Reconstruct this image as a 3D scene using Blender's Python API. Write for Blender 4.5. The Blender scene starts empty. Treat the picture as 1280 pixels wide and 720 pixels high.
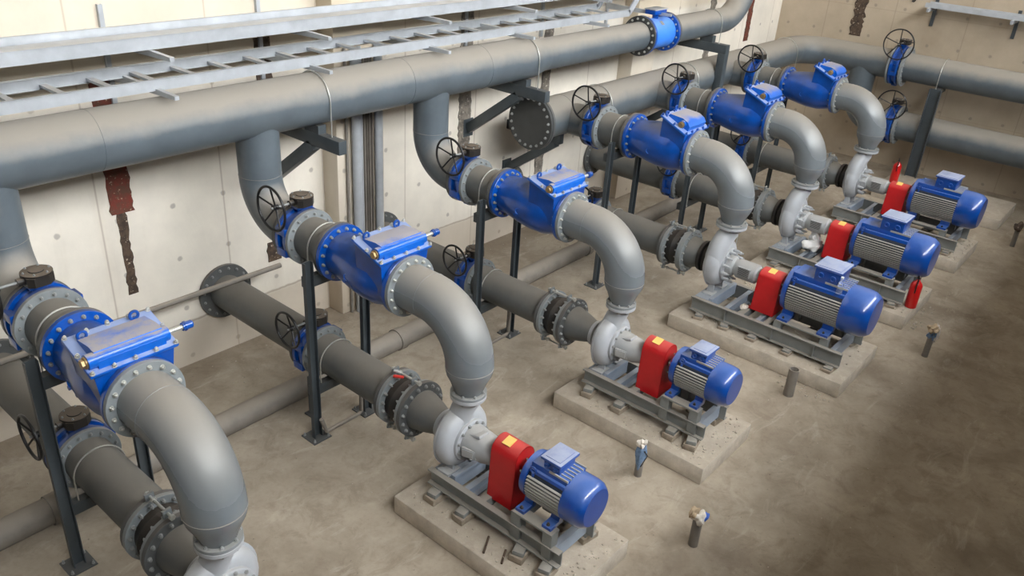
import bpy, bmesh, math, random
from mathutils import Vector, Matrix, Quaternion
random.seed(7)
PI=math.pi
COL=bpy.context.scene.collection
SC=bpy.context.scene
# ------------------------------------------------------------------ colours / materials
def lin(c):
    r=[]
    for v in c:
        v/=255.0
        r.append(v/12.92 if v<=0.04045 else ((v+0.055)/1.055)**2.4)
    return (r[0],r[1],r[2],1.0)
class NT:
    def __init__(s,name):
        s.m=bpy.data.materials.new(name); s.m.use_nodes=True
        s.t=s.m.node_tree; s.n=s.t.nodes; s.l=s.t.links
        s.b=s.n['Principled BSDF']; s.geo=s.n.new('ShaderNodeNewGeometry')
    def noise(s,scale,detail=4,rough=.55,vec=None,dist=0):
        k=s.n.new('ShaderNodeTexNoise'); k.inputs['Scale'].default_value=scale
        k.inputs['Detail'].default_value=detail; k.inputs['Roughness'].default_value=rough
        k.inputs['Distortion'].default_value=dist
        s.l.new(vec or s.geo.outputs['Position'],k.inputs['Vector']); return k.outputs['Fac']
    def scaled(s,sx,sy,sz,loc=(0,0,0)):
        k=s.n.new('ShaderNodeMapping'); k.inputs['Scale'].default_value=(sx,sy,sz); k.inputs['Location'].default_value=loc
        s.l.new(s.geo.outputs['Position'],k.inputs['Vector']); return k.outputs['Vector']
    def ramp(s,fac,a,b,ca=(0,0,0,1),cb=(1,1,1,1)):
        k=s.n.new('ShaderNodeValToRGB'); e=k.color_ramp.elements
        e[0].position=a; e[1].position=b; e[0].color=ca; e[1].color=cb
        s.l.new(fac,k.inputs['Fac']); return k.outputs['Color']
    def mix(s,fac,a,b,mode='MIX'):
        k=s.n.new('ShaderNodeMix'); k.data_type='RGBA'; k.blend_type=mode
        if isinstance(fac,(int,float)): k.inputs[0].default_value=fac
        else: s.l.new(fac,k.inputs[0])
        for v,i in ((a,6),(b,7)):
            if isinstance(v,tuple): k.inputs[i].default_value=v
            else: s.l.new(v,k.inputs[i])
        return k.outputs[2]
    def math(s,op,a,b=None,c=None):
        k=s.n.new('ShaderNodeMath'); k.operation=op
        for i,v in enumerate((a,b,c)):
            if v is None: continue
            if isinstance(v,(int,float)): k.inputs[i].default_value=v
            else: s.l.new(v,k.inputs[i])
        return k.outputs[0]
    def xyz(s,vec):
        k=s.n.new('ShaderNodeSeparateXYZ'); s.l.new(vec,k.inputs[0]); return k.outputs
    def bump(s,h,strength=.3,dist=.01):
        k=s.n.new('ShaderNodeBump'); k.inputs['Strength'].default_value=strength; k.inputs['Distance'].default_value=dist
        s.l.new(h,k.inputs['Height']); s.l.new(k.outputs['Normal'],s.b.inputs['Normal'])
    def col(s,c):
        if isinstance(c,tuple): s.b.inputs['Base Color'].default_value=c
        else: s.l.new(c,s.b.inputs['Base Color'])
    def rough(s,r):
        if isinstance(r,(int,float)): s.b.inputs['Roughness'].default_value=r
        else: s.l.new(r,s.b.inputs['Roughness'])
def paint(name,base,rough=.4,metal=0,dust=0.0,dustcol=(150,140,125),var=.15,lo=.35,hi=.95,bump=0.0,coat=0,nscale=6,amp=.9):
    """painted / bare surface; settled dust lies on faces that look upward"""
    n=NT(name); c=lin(base)
    f=n.noise(nscale,5,.6)
    dark=tuple(v*(1-var) for v in c[:3])+(1,); light=tuple(min(1,v*(1+var)) for v in c[:3])+(1,)
    bc=n.ramp(f,.3,.7,dark,light)
    if dust>0:
        nz=n.xyz(n.geo.outputs['Normal'])[2]
        nn=n.noise(nscale*.7,6,.7)
        v=n.math('ADD',nz,n.math('MULTIPLY',n.math('SUBTRACT',nn,.5),amp))
        d=n.math('MULTIPLY',n.ramp(v,lo,hi),dust)
        bc=n.mix(d,bc,lin(dustcol)); n.rough(n.math('ADD',n.math('MULTIPLY',d,.85-rough),rough))
    else: n.rough(rough)
    n.col(bc); n.b.inputs['Metallic'].default_value=metal
    if coat: n.b.inputs['Coat Weight'].default_value=coat; n.b.inputs['Coat Roughness'].default_value=.05
    if bump: n.bump(n.noise(60,4,.6),bump,.004)
    return n.m
M={}
M['pipe']=paint('dusty_grey_pipe_paint',(90,99,105),.38,dust=.88,dustcol=(152,145,134),lo=.05,hi=.65,var=.14,nscale=3,amp=.7)
M['pipe_low']=paint('grime_grey_pipe_paint',(88,91,90),.45,dust=.8,dustcol=(124,118,108),lo=.2,hi=.9,var=.15,nscale=4)
M['elbow']=paint('silver_grey_enamel',(126,133,137),.25,metal=.2,dust=.85,dustcol=(150,143,132),lo=.15,hi=1.0,var=.06,nscale=3,amp=.2)
M['flange']=paint('grey_flange_paint',(128,134,136),.42,dust=.35,var=.1)
M['flange_dark']=paint('dark_grey_flange_paint',(82,84,84),.5,dust=.5,dustcol=(118,108,98),var=.15)
M['cast']=paint('light_grey_cast_enamel',(172,176,180),.36,dust=.35,dustcol=(165,156,142),lo=.4,hi=1.1,var=.05,bump=.12)
M['house']=paint('grey_bearing_housing_enamel',(166,169,170),.42,dust=.4,dustcol=(158,148,134),lo=.3,hi=1.0,var=.06)
M['blue']=paint('royal_blue_valve_enamel',(0,72,160),.28,dust=.6,dustcol=(74,78,86),lo=.55,hi=1.0,var=.25,coat=.5)
M['blue_dusty']=paint('dusty_blue_bonnet_enamel',(0,94,194),.34,dust=.85,dustcol=(158,150,138),lo=.76,hi=1.0,var=.12,coat=.2)
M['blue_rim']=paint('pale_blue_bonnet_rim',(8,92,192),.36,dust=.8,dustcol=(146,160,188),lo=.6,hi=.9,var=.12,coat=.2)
M['fin_shade']=paint('painted_shade_between_fins',(24,34,50),.5,var=.2)  # dark tone stands in for the shade between the motor fins
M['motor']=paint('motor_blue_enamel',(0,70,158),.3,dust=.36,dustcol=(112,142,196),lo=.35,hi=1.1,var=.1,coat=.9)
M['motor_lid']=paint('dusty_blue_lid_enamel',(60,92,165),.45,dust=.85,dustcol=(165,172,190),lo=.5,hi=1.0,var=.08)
M['fins']=paint('dusty_motor_fin_metal',(166,168,166),.5,dust=.6,dustcol=(170,164,152),lo=.1,hi=.8,var=.1)
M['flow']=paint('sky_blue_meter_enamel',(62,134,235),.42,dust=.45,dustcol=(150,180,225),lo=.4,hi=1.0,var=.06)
M['red']=paint('red_guard_enamel',(190,28,32),.4,dust=.35,dustcol=(205,110,100),lo=.5,hi=1.1,var=.1)
M['ext_red']=paint('red_cylinder_enamel',(196,26,26),.28,var=.06,coat=.5)
M['black']=paint('black_satin_paint',(24,24,25),.4,var=.2)
M['blackdusty']=paint('dusty_black_gearbox',(40,37,34),.45,dust=.8,dustcol=(118,106,92),lo=.6,hi=1.0,var=.2)
M['blind']=paint('charcoal_flange_paint',(62,64,64),.45,var=.12)
M['rubber']=paint('black_rubber',(34,32,30),.6,dust=.5,dustcol=(90,80,70),var=.2)
M['steel']=paint('dark_grey_steelwork',(66,73,77),.45,dust=.3,dustcol=(120,112,102),lo=.6,hi=1.1,var=.15)
M['frame']=paint('grey_steel_baseframe_paint',(128,131,129),.5,dust=.6,dustcol=(156,146,132),lo=.4,hi=1.0,var=.1)
M['framebl']=paint('blue_grey_crossmember_paint',(142,154,168),.45,dust=.3,dustcol=(150,140,125),var=.08)
M['galv']=paint('galvanised_sheet',(184,189,194),.42,metal=.35,dust=.3,dustcol=(190,178,160),lo=.8,hi=1.1,var=.12,nscale=5)
M['zinc']=paint('zinc_plated_steel',(196,196,190),.32,metal=.6,var=.1)
M['boltdull']=paint('dull_bolt_steel',(150,152,150),.45,metal=.3,var=.1)
M['brass']=paint('brass_plug',(168,142,100),.35,metal=.6,var=.15)
M['yellow']=paint('yellow_sticker',(236,196,110),.5,var=.05)
M['rag_white']=paint('off_white_cloth',(214,206,194),.85,var=.2,nscale=25)
M['rag_blue']=paint('faded_blue_cloth',(110,135,165),.85,var=.3,nscale=30)
M['rag_red']=paint('red_cloth',(200,50,40),.8,var=.2)
M['rag_tan']=paint('tan_cloth',(176,156,128),.85,var=.25,nscale=25)
M['denim']=paint('bright_blue_cloth',(66,104,190),.8,var=.2)
M['bag']=paint('white_plastic_bag',(222,222,220),.35,var=.08)
M['tube']=paint('cement_dusted_tube',(126,120,112),.6,dust=.7,dustcol=(156,146,132),var=.15)
M['bounce_dark']=paint('bounce_cutting_dark_concrete',(70,66,62),.8,var=.2)  # dark tone set to cut bounce light from the unseen room shell
M['dark']=paint('shadowed_opening_paint',(42,42,44),.6,var=.1)
M['grille']=paint('silver_grille',(170,173,174),.4,metal=.3,var=.1)
M['ped']=paint('packing_concrete_block',(150,138,122),.85,var=.18,bump=.5,nscale=15)
# clear plastic
n=NT('clear_plastic'); n.col((.9,.95,1,1)); n.rough(.08); n.b.inputs['Transmission Weight'].default_value=.85; n.b.inputs['IOR'].default_value=1.3; M['clear']=n.m
# slab concrete
def concrete(name,c1,c2,scale=2.5,bump=.35,patch=None):
    n=NT(name); f=n.noise(scale,8,.65); g=n.noise(scale*14,4,.6)
    c=n.mix(n.ramp(f,.3,.7),lin(c1),lin(c2))
    c=n.mix(n.math('MULTIPLY',n.ramp(g,.5,.8),.25),c,lin(tuple(v*.8 for v in c1)))
    if patch:
        p=n.noise(.7,6,.6,dist=.6); c=n.mix(n.math('MULTIPLY',n.ramp(p,.48,.66),.55),c,lin(patch))
        d=n.noise(1.3,7,.7,vec=n.scaled(1,1,1,(9,3,0))); c=n.mix(n.math('MULTIPLY',n.ramp(d,.56,.72),.45),c,lin((194,183,166)))
    if not patch:
        tz=n.math('MULTIPLY',n.ramp(n.math('ADD',n.xyz(n.geo.outputs['Normal'])[2],n.math('MULTIPLY',n.math('SUBTRACT',n.noise(9,7,.7),.5),1.2)),.5,.95),.5); c=n.mix(tz,c,lin((136,122,104)))
    if patch:
        e=n.noise(3.2,10,.75,dist=.8,vec=n.scaled(1,1,1,(3,7,0))); c=n.mix(n.math('MULTIPLY',n.ramp(e,.5,.62),.35),c,lin((118,104,88)))
        e2=n.noise(2.2,9,.7,dist=1.5,vec=n.scaled(.5,1.4,1,(1,2,0))); c=n.mix(n.math('MULTIPLY',n.ramp(e2,.57,.66),.3),c,lin((200,190,174)))
        sp=n.noise(22,3,.5); c=n.mix(n.math('MULTIPLY',n.ramp(sp,.70,.74),.5),c,lin((84,74,64)))
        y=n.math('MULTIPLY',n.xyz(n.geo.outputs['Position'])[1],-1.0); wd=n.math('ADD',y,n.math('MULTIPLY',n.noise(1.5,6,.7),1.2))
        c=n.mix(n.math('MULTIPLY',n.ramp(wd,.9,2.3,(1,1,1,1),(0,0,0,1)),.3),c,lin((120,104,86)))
    n.col(c); n.rough(.85); n.bump(n.math('ADD',f,n.math('MULTIPLY',g,.3)),bump,.02); return n
M['slab']=concrete('plinth_concrete',(176,167,152),(212,202,186),5).m
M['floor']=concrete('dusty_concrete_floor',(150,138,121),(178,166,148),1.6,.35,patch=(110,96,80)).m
# cast wall concrete: form panels, tie holes, stains
def wallmat(name,along,c1,c2,pw,ph,off,hole=True,kick=.55):
    n=NT(name); p=n.xyz(n.geo.outputs['Position']); a=p[along]; z=p[2]
    f=n.noise(1.1,7,.62); g=n.noise(18,4,.6)
    c=n.mix(n.ramp(f,.3,.7),lin(c1),lin(c2))
    st=n.noise(1.0,6,.7,vec=n.scaled(2.2,2.2,.35)); c=n.mix(n.math('MULTIPLY',n.ramp(st,.55,.8),.35),c,lin((184,172,154)))
    if hole:
        # tie holes: dark plugs on a regular grid
        ax=n.math('SUBTRACT',n.math('FRACT',n.math('DIVIDE',n.math('ADD',a,off+.3),.6)),.5)
        az=n.math('SUBTRACT',n.math('FRACT',n.math('DIVIDE',n.math('ADD',z,.2),.62)),.5)
        d=n.math('SQRT',n.math('ADD',n.math('POWER',n.math('MULTIPLY',ax,.6),2),n.math('POWER',n.math('MULTIPLY',az,.62),2)))
        d=n.math('ADD',d,n.math('MULTIPLY',n.math('SUBTRACT',g,.5),.03))
        c=n.mix(n.math('MULTIPLY',n.ramp(d,.022,.036,(1,1,1,1),(0,0,0,1)),.55),c,lin((128,120,112)))
    def seam(v,size,o,w,k,cc):
        s=n.math('ABSOLUTE',n.math('SUBTRACT',n.math('FRACT',n.math('ADD',n.math('DIVIDE',n.math('ADD',v,o),size),.5)),.5))
        return n.mix(n.math('MULTIPLY',n.ramp(s,w*.4/size,w/size,(1,1,1,1),(0,0,0,1)),k),c,lin(cc))
    c=seam(a,pw,off,.012,.5,(150,134,116))
    c=seam(z,ph,.6,.01,.35,(150,134,116))
    if kick:
        zz=n.math('ADD',z,n.math('MULTIPLY',n.math('SUBTRACT',n.noise(5,4,.6),.5),.05))
        line=n.math('ABSOLUTE',n.math('SUBTRACT',zz,kick))
        c=n.mix(n.math('MULTIPLY',n.ramp(line,.004,.022,(1,1,1,1),(0,0,0,1)),.6),c,lin((132,112,90)))
        c=n.mix(n.math('MULTIPLY',n.ramp(zz,kick-.03,kick,(1,1,1,1),(0,0,0,1)),.45),c,lin((176,158,134)))
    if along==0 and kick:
        c=n.mix(n.math('MULTIPLY',n.ramp(n.math('MULTIPLY',z,.1),.318,.322),.35),c,lin((196,176,142)))  # upper lift creamier, also darkened in colour to offset overexposing window light
    n.col(c); n.rough(.82); n.bump(n.math('ADD',n.math('MULTIPLY',f,.6),n.math('MULTIPLY',g,.25)),.25,.02); return n.m
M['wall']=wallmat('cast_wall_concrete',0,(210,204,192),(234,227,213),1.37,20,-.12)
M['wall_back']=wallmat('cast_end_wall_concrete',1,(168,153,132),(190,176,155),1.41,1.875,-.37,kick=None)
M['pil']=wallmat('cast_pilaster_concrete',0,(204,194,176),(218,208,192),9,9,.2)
# rusty embedded plates
def rust(name,c1,c2,c3):
    n=NT(name); f=n.noise(9,6,.7); g=n.noise(28,4,.6)
    c=n.mix(n.ramp(f,.4,.6),lin(c1),lin(c2)); c=n.mix(n.ramp(g,.62,.7),c,lin(c3)); n.col(c); n.rough(.8); n.bump(g,.5,.01); return n.m
M['rust']=rust('red_oxide_rust',(112,48,36),(86,58,44),(176,160,138))
M['rustdark']=rust('dark_brown_rust',(58,46,38),(88,72,58),(190,176,156))
M['rustgrey']=rust('dark_scabbed_mortar',(96,90,84),(140,132,120),(200,190,176))
# ------------------------------------------------------------------ mesh builder (local x, n=-y, z)
def V(x,n,z): return Vector((x,-n,z))
AX={'x':Vector((1,0,0)),'n':Vector((0,-1,0)),'z':Vector((0,0,1))}
def basis(a):
    a=a.normalized(); r=Vector((0,0,1)) if abs(a.z)<.9 else Vector((1,0,0))
    u=r.cross(a).normalized(); return u,a.cross(u).normalized()
class MB:
    def __init__(s): s.b=bmesh.new()
    def ring(s,c,u,v,r,seg): return [s.b.verts.new(c+(u*math.cos(2*PI*i/seg)+v*math.sin(2*PI*i/seg))*r) for i in range(seg)]
    def skin(s,A,B):
        k=len(A)
        for i in range(k): s.b.faces.new((A[i],A[(i+1)%k],B[(i+1)%k],B[i]))
    def lathe(s,o,axis,prof,seg=32,caps=True,closed=False):
        a=AX[axis] if isinstance(axis,str) else axis.normalized(); u,v=basis(a); rs=[]
        for t,r in prof:
            if r<=1e-6: rs.append([s.b.verts.new(o+a*t)])
            else: rs.append(s.ring(o+a*t,u,v,r,seg))
        L=list(zip(rs,rs[1:]))
        if closed: L.append((rs[-1],rs[0]))
        for A,B in L:
            if len(A)==1 and len(B)>1:
                for i in range(seg): s.b.faces.new((A[0],B[(i+1)%seg],B[i]))
            elif len(B)==1 and len(A)>1:
                for i in range(seg): s.b.faces.new((A[i],A[(i+1)%seg],B[0]))
            elif len(A)>1: s.skin(A,B)
        if caps and not closed:
            if len(rs[0])>1: s.b.faces.new(rs[0][::-1])
            if len(rs[-1])>1: s.b.faces.new(rs[-1])
        return s
    def cyl(s,p,q,r,seg=16,r2=None):
        d=q-p; return s.lathe(p,d,[(0,r),(d.length,r if r2 is None else r2)],seg)
    def ringplate(s,o,axis,t0,t1,ri,ro,seg=40,ch=.003):
        return s.lathe(o,axis,[(t0,ri),(t0,ro-ch),(t0+ch,ro),(t1-ch,ro),(t1,ro-ch),(t1,ri)],seg,closed=True)
    def tube(s,pts,r,seg=24,caps=True):
        n=len(pts); rr=r if isinstance(r,(list,tuple)) else [r]*n; rings=[]; u=None
        for i,p in enumerate(pts):
            t=(pts[min(i+1,n-1)]-pts[max(i-1,0)]).normalized()
            if u is None: u,v=basis(t)
            else:
                u=(u-t*u.dot(t)).normalized(); v=t.cross(u).normalized()
            rings.append(s.ring(p,u,v,rr[i],seg))
        for A,B in zip(rings,rings[1:]): s.skin(A,B)
        if caps: s.b.faces.new(rings[0][::-1]); s.b.faces.new(rings[-1])
        return s
    def box(s,c,sz,rot=None,bev=0):
        R=rot or Matrix.Identity(3); h=Vector(sz)/2; vs=[]
        for x in(-1,1):
            for y in(-1,1):
                for z in(-1,1): vs.append(s.b.verts.new(c+R@Vector((x*h.x,y*h.y,z*h.z))))
        fs=[]
        for f in((0,1,3,2),(4,6,7,5),(0,4,5,1),(2,3,7,6),(0,2,6,4),(1,5,7,3)): fs.append(s.b.faces.new([vs[i] for i in f]))
        if bev:
            es=list({e for f in fs for e in f.edges}); bmesh.ops.bevel(s.b,geom=es,offset=bev,segments=2,affect='EDGES',profile=.5)
        return s
    def nbox(s,x0,x1,n0,n1,z0,z1,bev=0): return s.box(V((x0+x1)/2,(n0+n1)/2,(z0+z1)/2),(abs(x1-x0),abs(n1-n0),abs(z1-z0)),bev=bev)
    def beam(s,p,q,w,h,up=Vector((0,0,1)),bev=0):
        a=(q-p).normalized(); side=a.cross(up).normalized(); u=side.cross(a).normalized()
        R=Matrix((a,side,u)).transposed(); return s.box((p+q)/2,((q-p).length,w,h),R,bev)
    def prism(s,poly,o,u,v,w,d):
        A=[s.b.verts.new(o+u*a+v*b) for a,b in poly]; B=[s.b.verts.new(o+u*a+v*b+w*d) for a,b in poly]
        s.b.faces.new(A[::-1]); s.b.faces.new(B); s.skin(A,B); return s
    def channel(s,p,q,open_dir,w,fl,t=.008):
        """C section: web width w, flange depth fl toward open_dir"""
        a=(q-p).normalized(); o=(open_dir-a*open_dir.dot(a)).normalized(); c=a.cross(o).normalized(); h=w/2
        poly=[(-h,0),(h,0),(h,fl),(h-t,fl),(h-t,t),(-h+t,t),(-h+t,fl),(-h,fl)]
        return s.prism(poly,p,c,o,a,(q-p).length)
    def ibeam(s,p,q,w,hh,t=.008,up=Vector((0,0,1))):
        a=(q-p).normalized(); c=a.cross(up).normalized(); u=c.cross(a).normalized(); x=w/2;y=hh/2
        poly=[(-x,-y),(x,-y),(x,-y+t),(t/2,-y+t),(t/2,y-t),(x,y-t),(x,y),(-x,y),(-x,y-t),(-t/2,y-t),(-t/2,-y+t),(-x,-y+t)]
        return s.prism(poly,p,c,u,a,(q-p).length)
    def mesh(s,name,mat,ang=32):
        bmesh.ops.recalc_face_normals(s.b,faces=s.b.faces[:])
        me=bpy.data.meshes.new(name); s.b.to_mesh(me); s.b.free()
        for p in me.polygons: p.use_smooth=True
        me.set_sharp_from_angle(angle=math.radians(ang)); me.materials.append(M[mat]); return me
    def put(s,name,mat,parent=None,ang=32,label=None):
        o=bpy.data.objects.new(name,s.mesh(name,mat,ang)); COL.objects.link(o); o.parent=parent
        if label: o['label']=label
        return o
def arc(c,a,b,R,t0,t1,n=14):
    return [c+(a*math.cos(t0+(t1-t0)*i/n)+b*math.sin(t0+(t1-t0)*i/n))*R for i in range(n+1)]
def tag(o,label,cat,group=None,kind=None):
    if label: o['label']=label
    if cat: o['category']=cat
    if group: o['group']=group
    if kind: o['kind']=kind
    return o
def empty(name,loc,label,cat,group=None):
    o=bpy.data.objects.new(name,None); COL.objects.link(o); o.location=loc; o.empty_display_size=.1
    return tag(o,label,cat,group)
def copy_tree(o,parent=None):
    c=o.copy(); COL.objects.link(c)
    if parent: c.parent=parent
    for ch in list(o.children): copy_tree(ch,c)
    return c
CACHE={}
def inst(key,name,loc,label,cat,group,build):
    """first call builds the thing and its parts, later calls copy them"""
    if key in CACHE:
        r=copy_tree(CACHE[key]); r.location=loc; r.rotation_euler=(0,0,0); r.name=name
        r['label']=label; r['category']=cat
        if group: r['group']=group
        return r
    r=empty(name,loc,label,cat,group); build(r); CACHE[key]=r; return r
def struct(name,mb,mat,ang=32): return tag(mb.put(name,mat,None,ang),None,None,None,'structure')
# bolts: one mesh per size, each bolt an object of its own
BM={}
def bolt_mesh(r,h,mat):
    k=(r,h,mat)
    if k not in BM:
        b=MB(); b.lathe(Vector((0,0,0)),'z',[(0,r*1.25),(h*.18,r*1.25)],12); b.lathe(Vector((0,0,h*.18)),'z',[(0,r),(h*.62,r),(h*.7,r*.85)],6)
        b.lathe(Vector((0,0,h*.7)),'z',[(0,r*.5),(h*.5,r*.5)],8); BM[k]=b.mesh('bolt',mat,30)
    return BM[k]
def bolts(parent,o,axis,R,count,r=.013,h=.022,mat='boltdull',phase=.5,name='bolt'):
    a=AX[axis] if isinstance(axis,str) else axis.normalized(); u,v=basis(a); q=a.to_track_quat('Z','Y')
    for i in range(count):
        t=2*PI*(i+phase)/count; b=bpy.data.objects.new(name,bolt_mesh(r,h,mat)); COL.objects.link(b); b.parent=parent
        b.rotation_mode='QUATERNION'; b.rotation_quaternion=q; b.location=o+(u*math.cos(t)+v*math.sin(t))*R
def flange(parent,o,axis,t0,t1,ri,ro,mat,nb=16,face=1,name='flange',br=.013,bh=.022,bmat='boltdull'):
    f=MB().ringplate(o,axis,t0,t1,ri,ro).put(name,mat,parent)
    a=AX[axis] if isinstance(axis,str) else axis
    if nb: bolts(f,o+a*(t1 if face>0 else t0),a if face>0 else -a,(ro+max(ri,ro*.72))/2,nb,br,bh,bmat)
    return f
O=Vector((0,0,0))
# ------------------------------------------------------------------ butterfly valve (pipe axis = n, origin = pipe axis at valve centre)
def butterfly(r,fr,wx,wr,gz,nb=16):
    def build(t):
        b=MB()
        b.ringplate(O,'n',-.085,-.04,r*.95,fr-.005); b.ringplate(O,'n',.04,.085,r*.95,fr-.005)
        b.lathe(O,'n',[(-.05,r*.95),(-.05,fr*.86),(.05,fr*.86),(.05,r*.95)],32,closed=True)
        b.cyl(V(0,0,fr*.8),V(0,0,fr+.03),.055,16)                       # neck
        b.nbox(-.09,.09,-.06,.06,fr+.0,fr+.035,bev=.008)
        b.nbox(-.05,.05,-.05,.05,-fr-.02,-fr*.82,bev=.01)
        for sx in(-1,1):
            for zz in(-.12,.10): b.nbox(sx*(fr*.86)-.03,sx*(fr*.86)+.03,-.075,.075,zz-.04,zz+.04,bev=.008)
        body=b.put('valve_body','blue',t)
        for s in(-1,1): bolts(body,V(0,.085*s,0),AX['n']*s,(fr+r)/2+.012,nb,.013,.02)
        g=MB(); z0=fr+.035
        g.prism([(-.10,-.07),(-.06,-.105),(.05,-.105),(.105,-.05),(.105,.06),(.06,.10),(-.07,.10),(-.105,.05)],V(0,0,z0),Vector((1,0,0)),Vector((0,1,0)),Vector((0,0,1)),.075)
        g.lathe(V(0,0,z0),'z',[(.075,.115),(.09,.115),(.094,.105)],24)
        g.lathe(V(0,0,z0+.09),'z',[(0,.058),(.012,.055),(.014,.04)],20)
        g.cyl(V(-.09,.0,z0+.038),V(-.15,.0,z0+.038),.03,14)
        gb=g.put('gearbox','blackdusty',t)
        bolts(gb,V(0,0,z0+.094),'z',.095,6,.008,.012,'boltdull')
        hz=z0+.038
        MB().cyl(V(-.14,0,hz),V(wx,0,hz),.011,10).put('shaft','boltdull',t)
        w=MB(); w.tube([V(wx,math.cos(2*PI*i/40)*wr,hz+math.sin(2*PI*i/40)*wr) for i in range(41)],.013,10,caps=False)
        w.cyl(V(wx+.02,0,hz),V(wx+.075,0,hz),.028,12)
        for k in range(5):
            an=2*PI*k/5+.3
            w.cyl(V(wx+.05,0,hz),V(wx,math.cos(an)*wr,hz+math.sin(an)*wr),.009,8)
        w.put('handwheel','black',t)
    return build
# ------------------------------------------------------------------ check valves (origin = pipe axis, n measured from rear flange face)
def tilt_box(b,c,lx,ln,h,slope,bev=.01):
    R=Matrix.Rotation(slope,3,'X'); return b.box(c,(lx,ln,h),R,bev)
def check_small(t):
    L=.95; r=.213
    b=MB(); seg=40
    b.lathe(V(0,0,0),'n',[(.03,.19),(.05,.215),(.16,.225),(.34,.262),(.52,.285),(.68,.282),(.80,.25),(.87,.235),(.93,.235)],seg)
    # raised throat under the bonnet
    slope=-math.radians(-18)
    c=V(0,.715,.27); R=Matrix.Rotation(math.radians(18),3,'X')
    lx,ln=.56,.36
    vt=[]; 
    top=[(-lx/2,-ln/2),(-lx/2,ln/2),(lx/2,ln/2),(lx/2,-ln/2)]
    A=[b.b.verts.new(c+R@Vector((x,y,.06))) for x,y in top]
    B=[b.b.verts.new(V(x*.86,.715-y*.95,-.06)) for x,y in top]
    b.b.faces.new(A); b.b.faces.new(B[::-1]); b.skin(B,A)
    for k in range(3): b.cyl(V(-.27,.38+.12*k,-.08),V(-.245,.38+.12*k,-.08),.018,10)
    body=b.put('valve_body','blue',t)
    # cast arrow-like ring mark on flank
    rg=MB(); rg.tube([V(-.268-.012*0,.42+.035*math.cos(a),-.03+.035*math.sin(a)) for a in [i*PI*1.5/14 for i in range(15)]],.006,6); rg.put('cast_mark','blue_dusty',t)
    flange(t,O,'n',0,.045,.19,.285,'blue',16,1,'rear_flange',.014,.026)
    f=MB().ringplate(O,'n',.905,.945,.19,.285).put('front_flange','blue',t); bolts(f,V(0,.905,0),-AX['n'],.25,16,.013,.024)
    # bonnet plate
    p=MB(); p.box(c+R@Vector((0,0,.075)),(.62,.40,.035),R,.012); bon=p.put('bonnet_plate','blue_rim',t)
    q=R@Vector((0,0,1)); qq=q.to_track_quat('Z','Y')
    sp=[(-.29+.58*i/4,s*.185) for i in range(5) for s in(-1,1)]+[(-.295,0),(.295,0)]
    for x,y in sp:
        bo=bpy.data.objects.new('bolt',bolt_mesh(.014,.026,'zinc')); COL.objects.link(bo); bo.parent=bon; bo.rotation_mode='QUATERNION'; bo.rotation_quaternion=qq; bo.location=c+R@Vector((x,y,.092))
    h=MB()
    # sloping hood blending to hinge barrel
    prof=[(.13,.09),(.13,.11),(-.02,.175),(-.09,.185),(-.15,.15),(-.165,.09)]
    h.prism(prof,c+R@Vector((-.235,0,0)),R@Vector((0,1,0)),R@Vector((0,0,1)),Vector((1,0,0)),.47)
    bc=c+R@Vector((0,-.10,.125)); h.cyl(bc+Vector((-.29,0,0)),bc+Vector((.27,0,0)),.055,20)
    h.put('hinge_housing','blue_dusty',t)
    pl=MB(); pl.lathe(bc+Vector((-.29,0,0)),Vector((-1,0,0)),[(0,.042),(.012,.042),(.014,.034)],16); pl.lathe(bc+Vector((-.304,0,0)),Vector((-1,0,0)),[(0,.032),(.02,.032)],6); pl.put('hinge_plug','brass',t,label='brass hexagonal plug')
    rd=MB(); rd.cyl(bc+Vector((.27,0,0)),bc+Vector((.40,0,0)),.018,12); rd.put('hinge_shaft','zinc',t)
    cp=MB(); cp.lathe(bc+Vector((.385,0,0)),'x',[(0,.03),(.07,.03),(.078,.022)],16); cp.lathe(bc+Vector((.40,0,0)),'x',[(0,.036),(.012,.036)],12); cp.put('shaft_cap','blue',t)
    for x,y in((-.20,.13),(.17,.15)):
        e=MB(); cc=c+R@Vector((x,y,.115)); e.tube([cc+Vector((math.sin(a)*.03,0,.012+math.cos(a)*.03)) for a in [2*PI*i/16 for i in range(17)]],.011,8,caps=False); e.cyl(cc-Vector((0,0,.03)),cc,.012,8); e.put('lifting_eye','blue',t)
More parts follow.
